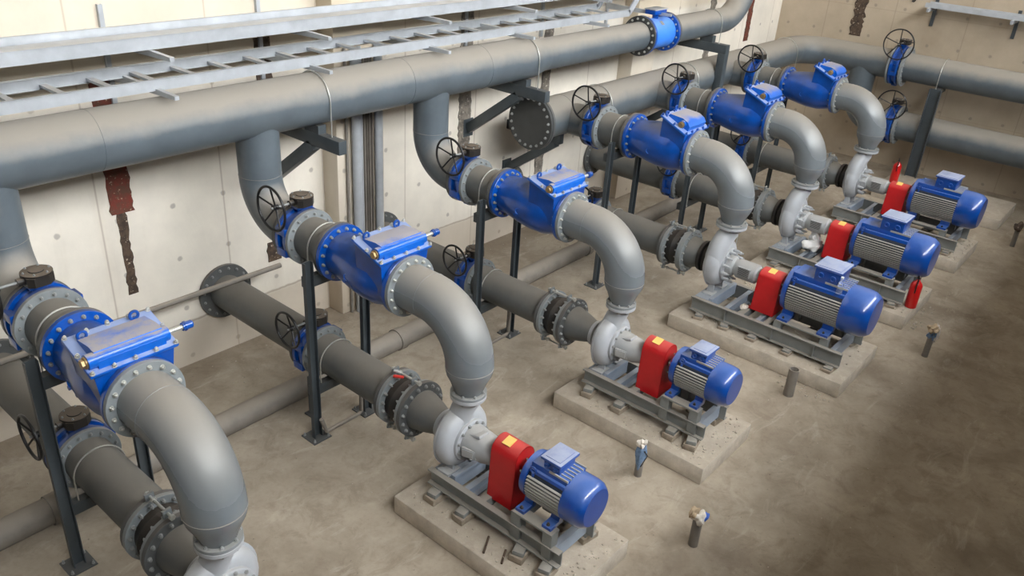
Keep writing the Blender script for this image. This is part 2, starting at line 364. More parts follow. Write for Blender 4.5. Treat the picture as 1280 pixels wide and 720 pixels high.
def check_big(t):
    b=MB(); seg=40
    b.lathe(O,'n',[(.03,.20),(.05,.235),(.14,.245),(.30,.275),(.48,.30),(.66,.30),(.80,.27),(.87,.25),(.93,.25)],seg)
    c=V(0,.70,.30); R=Matrix.Rotation(math.radians(24),3,'X')
    top=[(-.26,-.19),(-.26,.19),(.26,.19),(.26,-.19)]
    A=[b.b.verts.new(c+R@Vector((x,y,.06))) for x,y in top]; B=[b.b.verts.new(V(x*.9,.70-y*.95,-.05)) for x,y in top]
    b.b.faces.new(A); b.b.faces.new(B[::-1]); b.skin(B,A)
    b.put('valve_body','blue',t)
    rg=MB(); rg.tube([V(-.283,.42+.035*math.cos(a),-.05+.035*math.sin(a)) for a in [i*PI*1.5/14 for i in range(15)]],.006,6); rg.put('cast_mark','blue_dusty',t)
    flange(t,O,'n',0,.045,.2,.305,'blue',16,1,'rear_flange',.014,.026)
    f=MB().ringplate(O,'n',.905,.945,.2,.305).put('front_flange','blue',t); bolts(f,V(0,.905,0),-AX['n'],.27,16,.013,.024)
    p=MB(); p.box(c+R@Vector((0,0,.075)),(.60,.44,.035),R,.012); bon=p.put('bonnet_plate','blue_rim',t)
    qq=(R@Vector((0,0,1))).to_track_quat('Z','Y')
    for x,y in [(-.28+.56*i/4,s*.205) for i in range(5) for s in(-1,1)]+[(-.285,0),(.285,0)]:
        bo=bpy.data.objects.new('bolt',bolt_mesh(.014,.026,'blue')); COL.objects.link(bo); bo.parent=bon; bo.rotation_mode='QUATERNION'; bo.rotation_quaternion=qq; bo.location=c+R@Vector((x,y,.092))
    h=MB(); prof=[(.16,.09),(.15,.13),(-.03,.19),(-.12,.185),(-.17,.15),(-.175,.09)]
    h.prism(prof,c+R@Vector((-.20,0,0)),R@Vector((0,1,0)),R@Vector((0,0,1)),Vector((1,0,0)),.42)
    bc=c+R@Vector((0,-.07,.13)); h.cyl(bc+Vector((-.235,0,0)),bc+Vector((.20,0,0)),.05,20); h.put('bonnet_cover','blue_dusty',t,label='dust covered blue bonnet cover')
    pl=MB(); pl.lathe(bc+Vector((-.235,0,0)),Vector((-1,0,0)),[(0,.042),(.014,.042),(.018,.03),(.03,.03)],12); pl.put('hinge_plug','brass',t,label='brass hinge plug')
    for x,y in((-.24,.17),(.05,.21),(.27,-.03)):
        e=MB(); cc=c+R@Vector((x,y,.11)); e.tube([cc+Vector((math.sin(a)*.026,0,.02+math.cos(a)*.026)) for a in [2*PI*i/16 for i in range(17)]],.011,8,caps=False); e.cyl(cc-Vector((0,0,.03)),cc+Vector((0,0,.0)),.012,8); e.put('lifting_eye','blue',t)
# ------------------------------------------------------------------ U-bolt and portal stand
def ubolt(r,drop):
    def build(t):
        pts=[V(-r-.012,0,-drop)]+[V(math.cos(a)*(r+.012),0,math.sin(a)*(r+.012)) for a in [PI-PI*i/20 for i in range(21)]]+[V(r+.012,0,-drop)]
        MB().tube(pts,.0068,8).put('rod','zinc',t)
        for s in(-1,1): MB().lathe(V(s*(r+.012),0,-drop+.01),'z',[(0,.016),(.016,.016)],6).put('nut','zinc',t)
    return build
# ------------------------------------------------------------------ pump, motor, frame
def volute(t,small):
    zc=.797 if small else .875
    nc=3.845 if small else 3.76
    R=.305 if small else .335; zo=1.245 if small else 1.40; no=3.907 if small else 3.82
    rn=.10 if small else .125; fr=.162 if small else .20
    th=.10 if small else .11
    # scroll: rounded ring whose radius grows toward the outlet
    b=MB(); a=AX['n']; seg=44; rings=[]
    for i in range(seg):
        th_=2*PI*i/seg; d=Vector((math.cos(th_),0,math.sin(th_)))
        grow=1+.10*math.cos(th_-PI*.75)
        ring=[]
        for k in range(13):
            ph=-PI/2+PI*k/12
            rr=(R-th*.95)*1.0*grow+th*.95*math.cos(ph)*1.0
            ring.append(b.b.verts.new(V(0,nc,zc)+d*rr+a*(th*math.sin(ph)*1.0)))
        ring.append(b.b.verts.new(V(0,nc,zc)+d*(R*.45)+a*(th*.95)))
        ring=[b.b.verts.new(V(0,nc,zc)+d*(R*.45)-a*(th*.95))]+ring
        rings.append(ring)
    for i in range(seg):
        A=rings[i];B=rings[(i+1)%seg]
        for k in range(len(A)-1): b.b.faces.new((A[k],A[k+1],B[k+1],B[k]))
    c1=b.b.faces.new([r[0] for r in rings]); c2=b.b.faces.new([r[-1] for r in rings][::-1])
    if small:
        pts=[V(-.04,nc,zc+.12),V(-.03,nc,zc+.22),V(-.015,nc+.02,zc+.31),V(0,no,zo-.06),V(0,no,zo)]; rs=[.11,.112,.108,.10,.10]
    else:
        pts=[V(-.20,nc,zc-.02),V(-.195,nc,zc+.13),V(-.15,nc+.01,zc+.26),V(-.07,nc+.03,zc+.38),V(-.015,no,zc+.46),V(0,no,zo)]; rs=[.115,.125,.13,.125,.12,.12]
    b.tube(pts,rs,24)
    # parting rib and feet
    b.lathe(V(0,nc-.03,zc),'n',[(-.012,R*.9),(-.012,R+.015),(.0,R+.015),(.0,R*.9)],44,closed=True)
    zt=.47 if small else .45
    for s in(-1,1):
        b.prism([(-.05,0),(.05,0),(.035,zc-R*.75-zt),(-.035,zc-R*.75-zt)],V(s*.13-.015,nc,zt),Vector((0,-1,0)),Vector((0,0,1)),Vector((1,0,0)),.03)
        b.nbox(s*.15-.08,s*.15+.08,nc-.07,nc+.07,zt,zt+.02)
    b.put('volute_casing','cast',t,38)
    flange(t,V(0,no,zo),'z',-.0,.035,rn*.7,fr,'cast',8,-1,'outlet_flange',.012,.02)
    flange(t,V(0,3.665,zc),'n',-.045,0,.10,.145 if small else .17,'cast',0,1,'suction_flange')
    if not small:
        MB().lathe(V(0,3.50,zc),'n',[(0,.15),(.0,.205),(.045,.21),(.055,.165),(.075,.165),(.085,.205),(.125,.205),(.13,.15)],32).put('rubber_collar','rubber',t,label='black ribbed rubber collar')
    # casing cover ring
    rc=.205 if small else .225; nf=nc+th
    cv=MB(); cv.lathe(V(0,nf-.03,zc),'n',[(0,rc),(.055,rc),(.062,rc-.01),(.065,rc*.6)],36); cvo=cv.put('casing_cover','cast',t)
    bolts(cvo,V(0,nf+.034,zc),'n',rc-.022,12,.013 if small else .022,.018 if small else .08,'boltdull' if small else 'cast')
    # lantern / bearing bracket
    if small:
        MB().lathe(V(0,nf+.03,zc+.01),'n',[(0,.158),(.03,.158),(.20,.14),(.30,.11),(.36,.10),(.43,.095)],28).put('bearing_bracket','house',t)
        w=MB(); w.box(V(-.135,nf+.13,zc-.01),(.05,.15,.10),Matrix.Rotation(.25,3,'Z'),.012); w.box(V(-.03,nf+.13,zc+.14),(.12,.14,.03),Matrix.Rotation(-.3,3,'X'),.006); w.put('bracket_rib','house',t)
        g=MB(); g.box(V(-.165,nf+.13,zc-.01),(.006,.11,.07),Matrix.Rotation(.25,3,'Z')); g.put('inspection_window','grille',t)
        MB().cyl(V(0,nf+.4,zc+.03),V(0,4.68,zc+.05),.035,14).put('drive_shaft','boltdull',t)
    else:
        MB().lathe(V(0,nf+.03,zc),'n',[(0,.15),(.07,.13),(.09,.105),(.14,.105),(.14,.128),(.40,.128),(.42,.10),(.50,.09)],28).put('bearing_bracket','house',t)
        g=MB(); g.box(V(-.118,nf+.29,zc+.02),(.03,.17,.12))
        g.put('grille_frame','grille',t)
        sl=MB(); 
        for k in range(6): sl.box(V(-.134,nf+.29,zc-.025+.018*k),(.006,.15,.006))
        sl.put('grille_slots','dark',t)
        MB().cyl(V(0,nf+.45,zc),V(0,4.68,zc),.035,14).put('drive_shaft','boltdull',t)
        MB().tube([V(.22,nc,zo-.02),V(.27,nc+.02,zo+.03),V(.29,nc+.05,zo-.05),V(.29,nc+.05,zc+.02)],.006,8).put('drain_tube','zinc',t)
def guard(t,small):
    if small:
        hw=.125; zb=.45; zc=.93; n0,n1=4.31,4.59
        pr=[(-hw-.02,zb),(-hw,zc)]+[(-hw*math.cos(a),zc+hw*math.sin(a)) for a in [PI*i/14 for i in range(1,14)]]+[(hw,zc),(hw+.02,zb)]
    else:
        hw=.15; zb=.47; zc=.93; n0,n1=4.37,4.68
        pr=[(-hw-.035,zb),(-hw+.01,zc)]+[(-(hw-.01)*math.cos(a),zc+(hw-.07)*math.sin(a)) for a in [PI*i/14 for i in range(1,14)]]+[(hw-.01,zc),(hw+.035,zb)]
    inner=[(x*.96,z-.006 if z>zb+.01 else z) for x,z in pr]
    poly=pr+inner[::-1]
    b=MB(); b.prism(poly,V(0,n0,0),Vector((1,0,0)),Vector((0,0,1)),AX['n'],n1-n0)
    # end plates with shaft openings
    for nn in(n0,n1-.006):
        ring=[(x,z) for x,z in pr]
        b.prism(ring[:],V(0,nn,0),Vector((1,0,0)),Vector((0,0,1)),AX['n'],.006)
    b.put('guard_shell','red',t)
    top=zc+(hw if small else hw-.07)
    s=MB(); s.box(V(-.03,(n0+n1)/2-.02,top-.001),(.10,.09,.006),Matrix.Rotation(-.25,3,'Y')); s.put('warning_label','yellow',t,label='yellow rectangular sticker')
def motor(t,small):
    zc=.87 if small else .875
    R=.20 if small else .275
    n0,n1,n2=(4.665,5.14,5.36) if small else (4.72,5.50,5.84)
    H=zc-(.615 if small else .55)
    b=MB()
    b.lathe(V(0,n0,zc),'n',[(0,.09),(.0,R*.8),(.03,R*1.02),(.07,R*1.06),(.09,R*1.06),(.095,R*.84),(n1-n0-.03,R*.84),(n1-n0-.03,R*1.0),(n1-n0,R*1.0)],40); 
    # smooth upper saddle carrying the terminal box
    hw=R*.62
    b.nbox(-hw,hw,n0+.085,n1-.01,zc+R*.35,zc+R*1.05,bev=.015); b.nbox(-hw*1.22,hw*1.22,n0+.085,n1-.01,zc+R*.35,zc+R*.80,bev=.01)
    b.put('motor_frame','motor',t)
    bo=MB()
    # end shield bolts as parts
    es=MB().lathe(V(0,n0-.012,zc),'n',[(0,R*.45),(.012,R*.62),(.014,R*.62)],28).put('end_shield','motor',t); bolts(es,V(0,n0-.0,zc),-AX['n'],R*.72,8,.012,.016,'boltdull')
    # cooling fins : horizontal blades on both flanks
    MB().lathe(V(0,n0+.09,zc),'n',[(0,R*.985),(n1-n0-.10,R*.985)],44).put('casing','fin_shade',t,label='casing coloured dark as shade between the fins')
    f=MB(); nf=10 if small else 12
    for s in(-1,1):
        for k in range(nf):
            z=-R*.78+R*1.26*k/(nf-1); ro=R*1.075; xo=math.sqrt(max(ro*ro-z*z,.0004))
            xi=max(xo-.03,.02)
            f.nbox(s*xi,s*xo,n0+.10,n1-.005,zc+z-.0045,zc+z+.0045)
    for k in range(7):
        x=-hw+2*hw*k/6; f.nbox(x-.005,x+.005,n1-.30*(1 if small else 1.3)+.1,n1-.01,zc+R*1.0,zc+R*1.09)
    f.put('cooling_fins','fins',t,label='dusty grey cooling fins')
    # fan cover
    L=n2-n1; Rf=R*1.09
    MB().lathe(V(0,n1-.02,zc),'n',[(0,Rf*.99),(.01,Rf),(L*.55,Rf),(L*.8,Rf*.96),(L*.95,Rf*.86),(L*1.02,Rf*.78),(L*1.03,Rf*.3),(L*1.03,0)],44,caps=False).put('fan_cover','motor',t,30)
    # feet
    zf=zc-H
    for nn in((n0+.10,n1-.09) if small else (n0+.14,n1-.12)):
        for s in(-1,1):
            ft=MB(); w=.045 if small else .07
            ft.prism([(R*.35,zc-R*.93),(R*.62,zc-R*.82),(R*.70,zf+.035),(R*1.25,zf+.03),(R*1.25,zf),(R*.45,zf)],V(0,nn-w,0),Vector((s,0,0)),Vector((0,0,1)),AX['n'],2*w)
            fo=ft.put('foot','motor',t); bolts(fo,V(s*R*1.12,nn,zf+.028),'z',.0,1,.014,.024,'blackdusty')
    # terminal box
    jx,jn0,jn1,jz=( .105,4.86,5.03,1.19) if small else (.17,5.06,5.37,1.35)
    j=MB(); j.nbox(-jx,jx,jn0,jn1,zc+R*.9,jz-.02,bev=.01); jb=j.put('terminal_box','motor',t)
    l=MB(); l.nbox(-jx-.025,jx+.025,jn0-.02,jn1+.02,jz-.03,jz,bev=.008); l.nbox(-jx+.005,jx-.005,jn0+.01,jn1-.01,jz,jz+.006,bev=.003); l.put('box_lid','motor_lid',jb,label='dusty pale blue lid')
    for k in(-1,1):
        g=MB(); o=V(-jx,(jn0+jn1)/2+k*(jn1-jn0)*.24,(zc+R*.9+jz)/2); rr=.026 if small else .038
        g.lathe(o,Vector((-1,0,0)),[(0,rr),(.02,rr),(.024,rr*.75),(.024,rr*.55),(.012,rr*.5),(.012,0)],18); g.put('cable_gland','motor',jb)
    for x,nn in((-R*.8,n0+.14),(R*.66,n1-.12)):
        e=MB(); cc=V(x,nn,zc+R*.72); e.tube([cc+Vector((0,math.sin(a)*.028,.02+math.cos(a)*.028)) for a in [2*PI*i/16 for i in range(17)]],.009,8,caps=False); e.cyl(cc-Vector((0,0,.06)),cc,.014,8); e.put('lifting_eye','motor' if x<0 else 'black',t)
def baseframe(t,small):
    X,n0,n1,zb,zt=(.28,3.70,5.22,.31,.47) if small else (.42,3.64,5.68,.26,.45)
    out=Vector((1,0,0)); h=zt-zb
    b=MB(); pn=3.83 if small else 3.76; b.nbox(-X+.07,X-.07,pn+.10,pn+.15,zt-.13,zt+.03,bev=.003); b.nbox(-X+.07,X-.07,pn-.10,pn+.15,zt-.02,zt-.0); b.put('pump_seat','framebl',t)
    for s in(-1,1):
        b=MB(); b.channel(V(s*(X-.06),n0,(zb+zt)/2),V(s*(X-.06),n1,(zb+zt)/2),Vector((s,0,0)),h,.06,.012)
        if not small:
            for nn in(n0+.5,n0+1.15,n0+1.7): b.nbox(s*(X-.055),s*(X-.002),nn,nn+.008,zb+.005,zt-.005)
        b.put('side_rail','frame',t)
    cs=[(n0+.05),(n0+.40),(n1-.07)] if small else [(n0+.06),(n0+.45),(n0+.95),(n1-.10)]
    for i,nn in enumerate(cs):
        b=MB(); b.channel(V(-X+.06,nn,(zb+zt)/2),V(X-.06,nn,(zb+zt)/2),AX['n']*(1 if i<2 else -1),h-.02,.06,.009); b.put('cross_member','framebl',t)
    # web plates for pump and motor seats
    mz=.615 if small else .55
    for s in(-1,1):
        b=MB(); a0,a1=(4.74,5.08) if small else (4.82,5.42); R=.20 if small else .275
        b.nbox(s*R*1.12-.055,s*R*1.12+.055,a0-.03,a1+.05,mz-.018,mz); b.put('motor_seat','frame',t)
        for nn in(a0,a1):
            c=MB(); c.nbox(s*R*1.12-.045,s*R*1.12+.045,nn-.05,nn+.05,zt-.14,mz-.018,bev=.003); c.put('seat_block','frame',t)
    for nn in((4.33,4.66) if small else (4.33,4.68)):
        b=MB(); b.nbox(-X+.06,X-.06,nn-.04,nn+.04,zt-.10,zt,bev=.003); b.put('guard_support','frame',t)
# ------------------------------------------------------------------ setting
XW=14.25
b=MB(); b.nbox(-5.5,XW,0,10.5,-.3,0); struct('floor',b,'floor')
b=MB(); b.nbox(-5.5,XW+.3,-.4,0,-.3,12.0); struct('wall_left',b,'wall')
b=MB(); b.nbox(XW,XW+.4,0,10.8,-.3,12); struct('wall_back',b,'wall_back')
b=MB(); b.nbox(-5.9,-5.5,-.4,10.8,-.3,12); struct('wall_near',b,'bounce_dark')
for i,(x0,x1) in enumerate(((1.50,2.24),(7.85,8.55))):
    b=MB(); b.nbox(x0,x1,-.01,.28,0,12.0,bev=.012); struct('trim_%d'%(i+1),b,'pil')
b=MB(); b.nbox(-5.5,XW,8.13,10.5,3.55,3.85); struct('gallery_floor',b,'bounce_dark')
b=MB(); b.nbox(-5.5,XW,8.2,8.4,0,3.55); struct('light_block_under_gallery',b,'bounce_dark')  # unseen dark partition added to keep bounce light off the near floor
b=MB(); b.nbox(-5.9,XW+.4,-.4,10.8,12.0,12.3); struct('ceiling',b,'bounce_dark')
# front wall behind the gallery with a high band of windows
WN=[(-5.2+2.3*i,1.9,6.8,10.2) for i in range(5)]+[(6.3+1.95*i,1.5,6.8,9.6) for i in range(4)]
b=MB(); b.nbox(-5.5,XW,10.5,10.8,-.3,6.8); b.nbox(-5.5,XW,10.5,10.8,10.2,12.0)
px=-5.5
for x,w_,z0,z1 in WN:
    b.nbox(px,x,10.5,10.8,6.8,10.2)
    if z0>6.8: b.nbox(x,x+w_,10.5,10.8,6.8,z0)
    if z1<10.2: b.nbox(x,x+w_,10.5,10.8,z1,10.2)
    px=x+w_
b.nbox(px,XW,10.5,10.8,6.8,10.2)
struct('wall_front',b,'bounce_dark')
n=NT('window_daylight'); em=n.n.new('ShaderNodeEmission'); em.inputs['Color'].default_value=(.97,.985,1,1); em.inputs['Strength'].default_value=28
n.l.new(em.outputs[0],n.n['Material Output'].inputs['Surface']); M['daylight']=n.m
for i,(x,w_,W0,W1) in enumerate(WN):
    w=empty('window_%d'%(i+1),(0,0,0),None,None); w['kind']='structure'
    b=MB(); b.nbox(x,x+w_,10.62,10.66,W0,W1); b.put('pane','daylight',w)
    b=MB()
    for xx in(x,x+w_/2-.03,x+w_-.06): b.nbox(xx,xx+.06,10.5,10.6,W0,W1)
    for zz in (W0,(W0+W1)/2,W1-.06): b.nbox(x,x+w_,10.5,10.6,zz,zz+.06)
    b.put('window_frame','galv',w)
# embedded plates / scabs on the walls
def jag(x0,x1,z0,z1,mat,plane='left',seed=1,step=.05,w=.012,amp=.012):
    rd=random.Random(seed); k=max(2,int((z1-z0)/step)); L=[];R_=[]
    for i in range(k+1):
        z=z0+(z1-z0)*i/k; L.append((x0+rd.uniform(-amp,amp),z)); R_.append((x1+rd.uniform(-amp,amp),z))
    b=MB()
    if plane=='left': b.prism(L+R_[::-1],V(0,-.02,0),Vector((1,0,0)),Vector((0,0,1)),AX['n'],.02+w)
    else: b.prism(L+R_[::-1],Vector((XW+.02,0,0)),Vector((0,-1,0)),Vector((0,0,1)),Vector((-1,0,0)),.02+w)
    return b
k=0
def emb(*a,**kw):
    global k; k+=1; mb=jag(*a,**kw); struct('trim_%d'%(k+2),mb,a[4])
emb(-1.14,-.90,2.04,3.45,'rust',seed=2,w=.008); emb(-1.09,-.99,1.12,2.05,'rustdark',seed=3,w=.006)
emb(.66,.86,2.5,3.6,'rustdark',seed=4); emb(.62,.80,.95,1.2,'rustdark',seed=5)
emb(3.88,4.12,1.3,3.6,'rustgrey',seed=6,amp=.015); emb(5.72,5.92,.9,3.5,'rustgrey',seed=7,amp=.015)
emb(10.9,11.1,1.6,3.9,'rustgrey',seed=9,amp=.03); emb(12.6,12.8,2.3,4.0,'rust',seed=10)
emb(1.62,1.86,2.55,3.9,'rustdark',plane='back',seed=11,amp=.03)
# ------------------------------------------------------------------ upper header
NH,ZH,RH=.95,3.15,.265
def X3(p): return p
t=empty('header_pipe',V(-4.6,NH,ZH),'large grey header pipe with dusty top running along the left wall below the cable tray','pipe')
off=-t.location
def L(x,n_,z): return V(x,n_,z)+off
b=MB(); b.cyl(L(-4.6,NH,ZH),L(4.15,NH,ZH),RH,48); b.put('pipe_run','pipe',t)
MB().lathe(L(4.15,NH,ZH),'x',[(0,RH),(.05,RH),(.28,.213),(.32,.213)],48).put('reducer','pipe',t)
b=MB(); b.cyl(L(4.47,NH,ZH),L(6.86,NH,ZH),.213,48); b.put('narrow_run','pipe',t)
flange(t,L(6.86,NH,ZH),'x',0,.035,.2,.30,'blind',16,-1,'end_flange',.015,.024,'zinc')
for xx in (-1.6,1.9,3.2):
    MB().lathe(L(xx,NH,ZH),'x',[(-.006,RH-.005),(-.002,RH+.003),(.002,RH+.003),(.006,RH-.005)],48,caps=False).put('weld_seam','pipe',t)
t=empty('flow_meter',V(7.28,NH,ZH),'sky blue flow meter with converter box between flanges of the header pipe','flow meter')
b=MB(); b.lathe(O,'x',[(-.33,.2),(-.30,.235),(.30,.235),(.33,.2)],44); b.put('meter_body','flow',t)
flange(t,O,'x',-.38,-.34,.2,.30,'blue',16,1,'flange'); flange(t,O,'x',.30,.345,.2,.30,'blue',16,-1,'flange')
b=MB(); b.cyl(V(0,0,.22),V(0,0,.31),.05,14); b.nbox(-.17,.17,-.10,.10,.30,.37,bev=.015); b.put('converter_box','blue',t)
b=MB(); b.nbox(-.18,.18,-.11,.11,.37,.385,bev=.005); b.put('box_lid','galv',t,label='pale dusty lid')
b=MB(); b.box(V(-.02,.15,.185),(.08,.08,.004),Matrix.Rotation(.69,3,'X')); b.put('name_plate','boltdull',t)
t=empty('header_elbow_pipe',V(7.68,NH,ZH),'grey pipe beyond the blue flow meter bending upward out of view','pipe')
R2=.75; xe=9.55
pts=[V(0,0,0),V(xe-7.68,0,0)]+arc(V(xe-7.68,0,R2),Vector((1,0,0)),Vector((0,0,1)),R2,-PI/2,0,16)[1:]+[V(xe-7.68+R2,0,3.0)]
MB().tube(pts,.213,44).put('pipe_run','pipe',t)
flange(t,O,'x',-.045,0,.2,.295,'flange_dark',0,1,'flange')
# header brackets
def wall_bracket(t,reach,drop,thick=.145):
    b=MB(); b.beam(V(0,-.0,-thick/2),V(0,reach,-thick/2),.10,thick,bev=.004); b.put('beam','steel',t)
    b=MB(); b.beam(V(0,.02,-drop),V(0,reach*(.66 if reach>1.1 else .9),-thick),.10,.13,bev=.004); b.put('brace','steel',t)
    b=MB(); b.nbox(-.1,.1,-.0,.014,-drop-.12,-drop+.14); b.put('wall_plate','steel',t)
for x,lb in((.70,'dark steel bracket with diagonal brace under the header, left of the vertical conduits'),(4.08,'dark steel bracket with diagonal brace under the header, above the blank flange end')):
    t=empty('pipe_bracket',V(x,0,2.80),lb,'bracket','steel wall brackets under the pipes'); wall_bracket(t,1.40,.82); b=MB(); b.nbox(-.05,.05,.83,1.07,0,ZH-RH-2.80+.004); b.put('saddle_pad','steel',t)
    u=inst('uh%g'%RH,'pipe_strap',V(x,NH,ZH),'thin steel strap over the upper header pipe '+('left of the vertical conduits' if x<2 else 'beside its step down in width'),'strap','thin pipe straps',ubolt(RH,.38)); u.rotation_euler.z=PI/2
t=empty('pipe_support_frame',V(9.15,0,0),'dark steel frame with level beam and tall leg under the upward bending pipe','support frame')
b=MB(); b.nbox(-.07,.07,0,1.36,2.68,2.83,bev=.004); b.put('beam','steel',t); b=MB(); b.nbox(-.06,.06,.83,1.07,2.83,ZH-.21); b.put('saddle_pad','steel',t)
b=MB(); b.nbox(-.07,.07,1.22,1.36,0,2.68,bev=.004); b.put('leg','steel',t)
u=inst('u.213','pipe_strap',V(9.15,NH,ZH),'thin steel strap over the pipe beyond the blue flow meter','strap','thin pipe straps',ubolt(.213,.34)); u.rotation_euler.z=PI/2
# ------------------------------------------------------------------ lower header, corner and back wall pipes
Z2=2.24; N2=.95; XB=13.55
t=empty('lower_header_pipe',V(4.36,N2,Z2),'long grey header pipe behind the far valves, turning the room corner','pipe')
off=-t.location
b=MB(); RB=.62
pts=[L(4.40,N2,Z2),L(6,N2,Z2),L(9,N2,Z2),L(XB-RB,N2,Z2)]+[p+off for p in arc(V(XB-RB,N2+RB,Z2),Vector((0,1,0)),Vector((1,0,0)),RB,0,PI/2,14)][1:]+[L(XB,2.86,Z2)]
b.tube(pts,.285,48); b.put('pipe_run','pipe',t)
bf=flange(t,L(4.36,N2,Z2),'x',-.045,0,.0001,.385,'blind',20,-1,'blank_flange',.017,.026,'boltdull')
flange(t,L(4.36,N2,Z2),'x',.004,.045,.2,.39,'flange_dark',0,1,'collar_flange')
for xx in(5.0,7.9,10.6):
    MB().lathe(L(xx,N2,Z2),'x',[(-.008,.28),(-.003,.289),(.003,.289),(.008,.28)],48,caps=False).put('weld_seam','pipe',t)
pts=[L(XB,2.33,Z2-.1),L(XB,2.33,1.6)]+[p+off for p in arc(V(XB,2.33+.5,1.55),Vector((0,1,0)),Vector((0,0,-1)),.5,0,PI/2,10)][1:]+[L(XB,3.06,1.05)]
MB().tube(pts,.26,40).put('branch_pipe','pipe',t)
flange(t,L(XB,2.86,Z2),'n',0,.04,.2,.385,'flange',0,1,'flange')
flange(t,L(XB,3.04,1.05),'n',0,.04,.2,.385,'flange',0,1,'flange')
for nm,n0,z,rr,lb in(('upper',3.11,Z2,.27,'upper grey pipe along the far end wall, resting on the tall post'),('lower',3.28,1.08,.285,'lower grey pipe along the far end wall behind the tall post')):
    t=empty('end_wall_pipe',V(XB,n0,z),lb,'pipe','pipes along the end wall')
    MB().cyl(O,V(0,7,0),rr,44).put('pipe_run','pipe',t); flange(t,O,'n',-.0,.045,.2,.39,'flange',20,1,'flange',.015,.024)
inst('bfX','butterfly_valve',V(XB,3.0,Z2),'blue butterfly valve with large black handwheel on the upper pipe of the end wall','valve','butterfly valves of the end wall',butterfly(.27,.385,-.42,.285,0,20))
inst('bfX','butterfly_valve',V(XB,3.17,1.08),'blue butterfly valve with handwheel on the lower pipe of the end wall','valve','butterfly valves of the end wall',None)
t=empty('tall_support_post',V(13.25,3.88,0),'tall dark steel channel post standing in front of the end wall pipes','post')
b=MB(); b.channel(V(0,0,.01),V(0,0,1.98),Vector((-1,0,0)),.22,.08,.01); b.put('post','steel',t)
b=MB(); b.nbox(0,.5,-.05,.05,1.88,1.98); b.put('arm','steel',t)
b=MB(); b.nbox(-.15,.15,-.15,.15,0,.012); b.put('base_plate','steel',t)
inst('u.24','pipe_strap',V(XB,3.86,Z2),'thin strap over the upper end wall pipe above the tall post','strap','thin pipe straps',ubolt(.27,.28))
# small braces/straps on lower header
for x,lb in((5.0,'dark diagonal bracket under the lower header beside its blank flange'),(8.75,'dark bracket under the lower header behind the fifth pump line')):
    t=empty('pipe_bracket',V(x,0,Z2-.285),lb,'bracket','steel wall brackets under the pipes'); wall_bracket(t,1.02,.78,.145)
for i,(x,lb) in enumerate(((5.9,'thin strap over the lower header left of the fourth pump line'),(8.5,'thin strap over the lower header left of the steel frame leg'),(11.2,'thin strap over the lower header behind the farthest pump line'))):
    inst('u.255','pipe_strap',V(x,N2,Z2),lb,'strap','thin pipe straps',ubolt(.285,.30)).rotation_euler.z=PI/2
inst('u.255','pipe_strap',V(12.6,N2,Z2),'thin strap over the lower header close to the room corner','strap','thin pipe straps',None).rotation_euler.z=PI/2
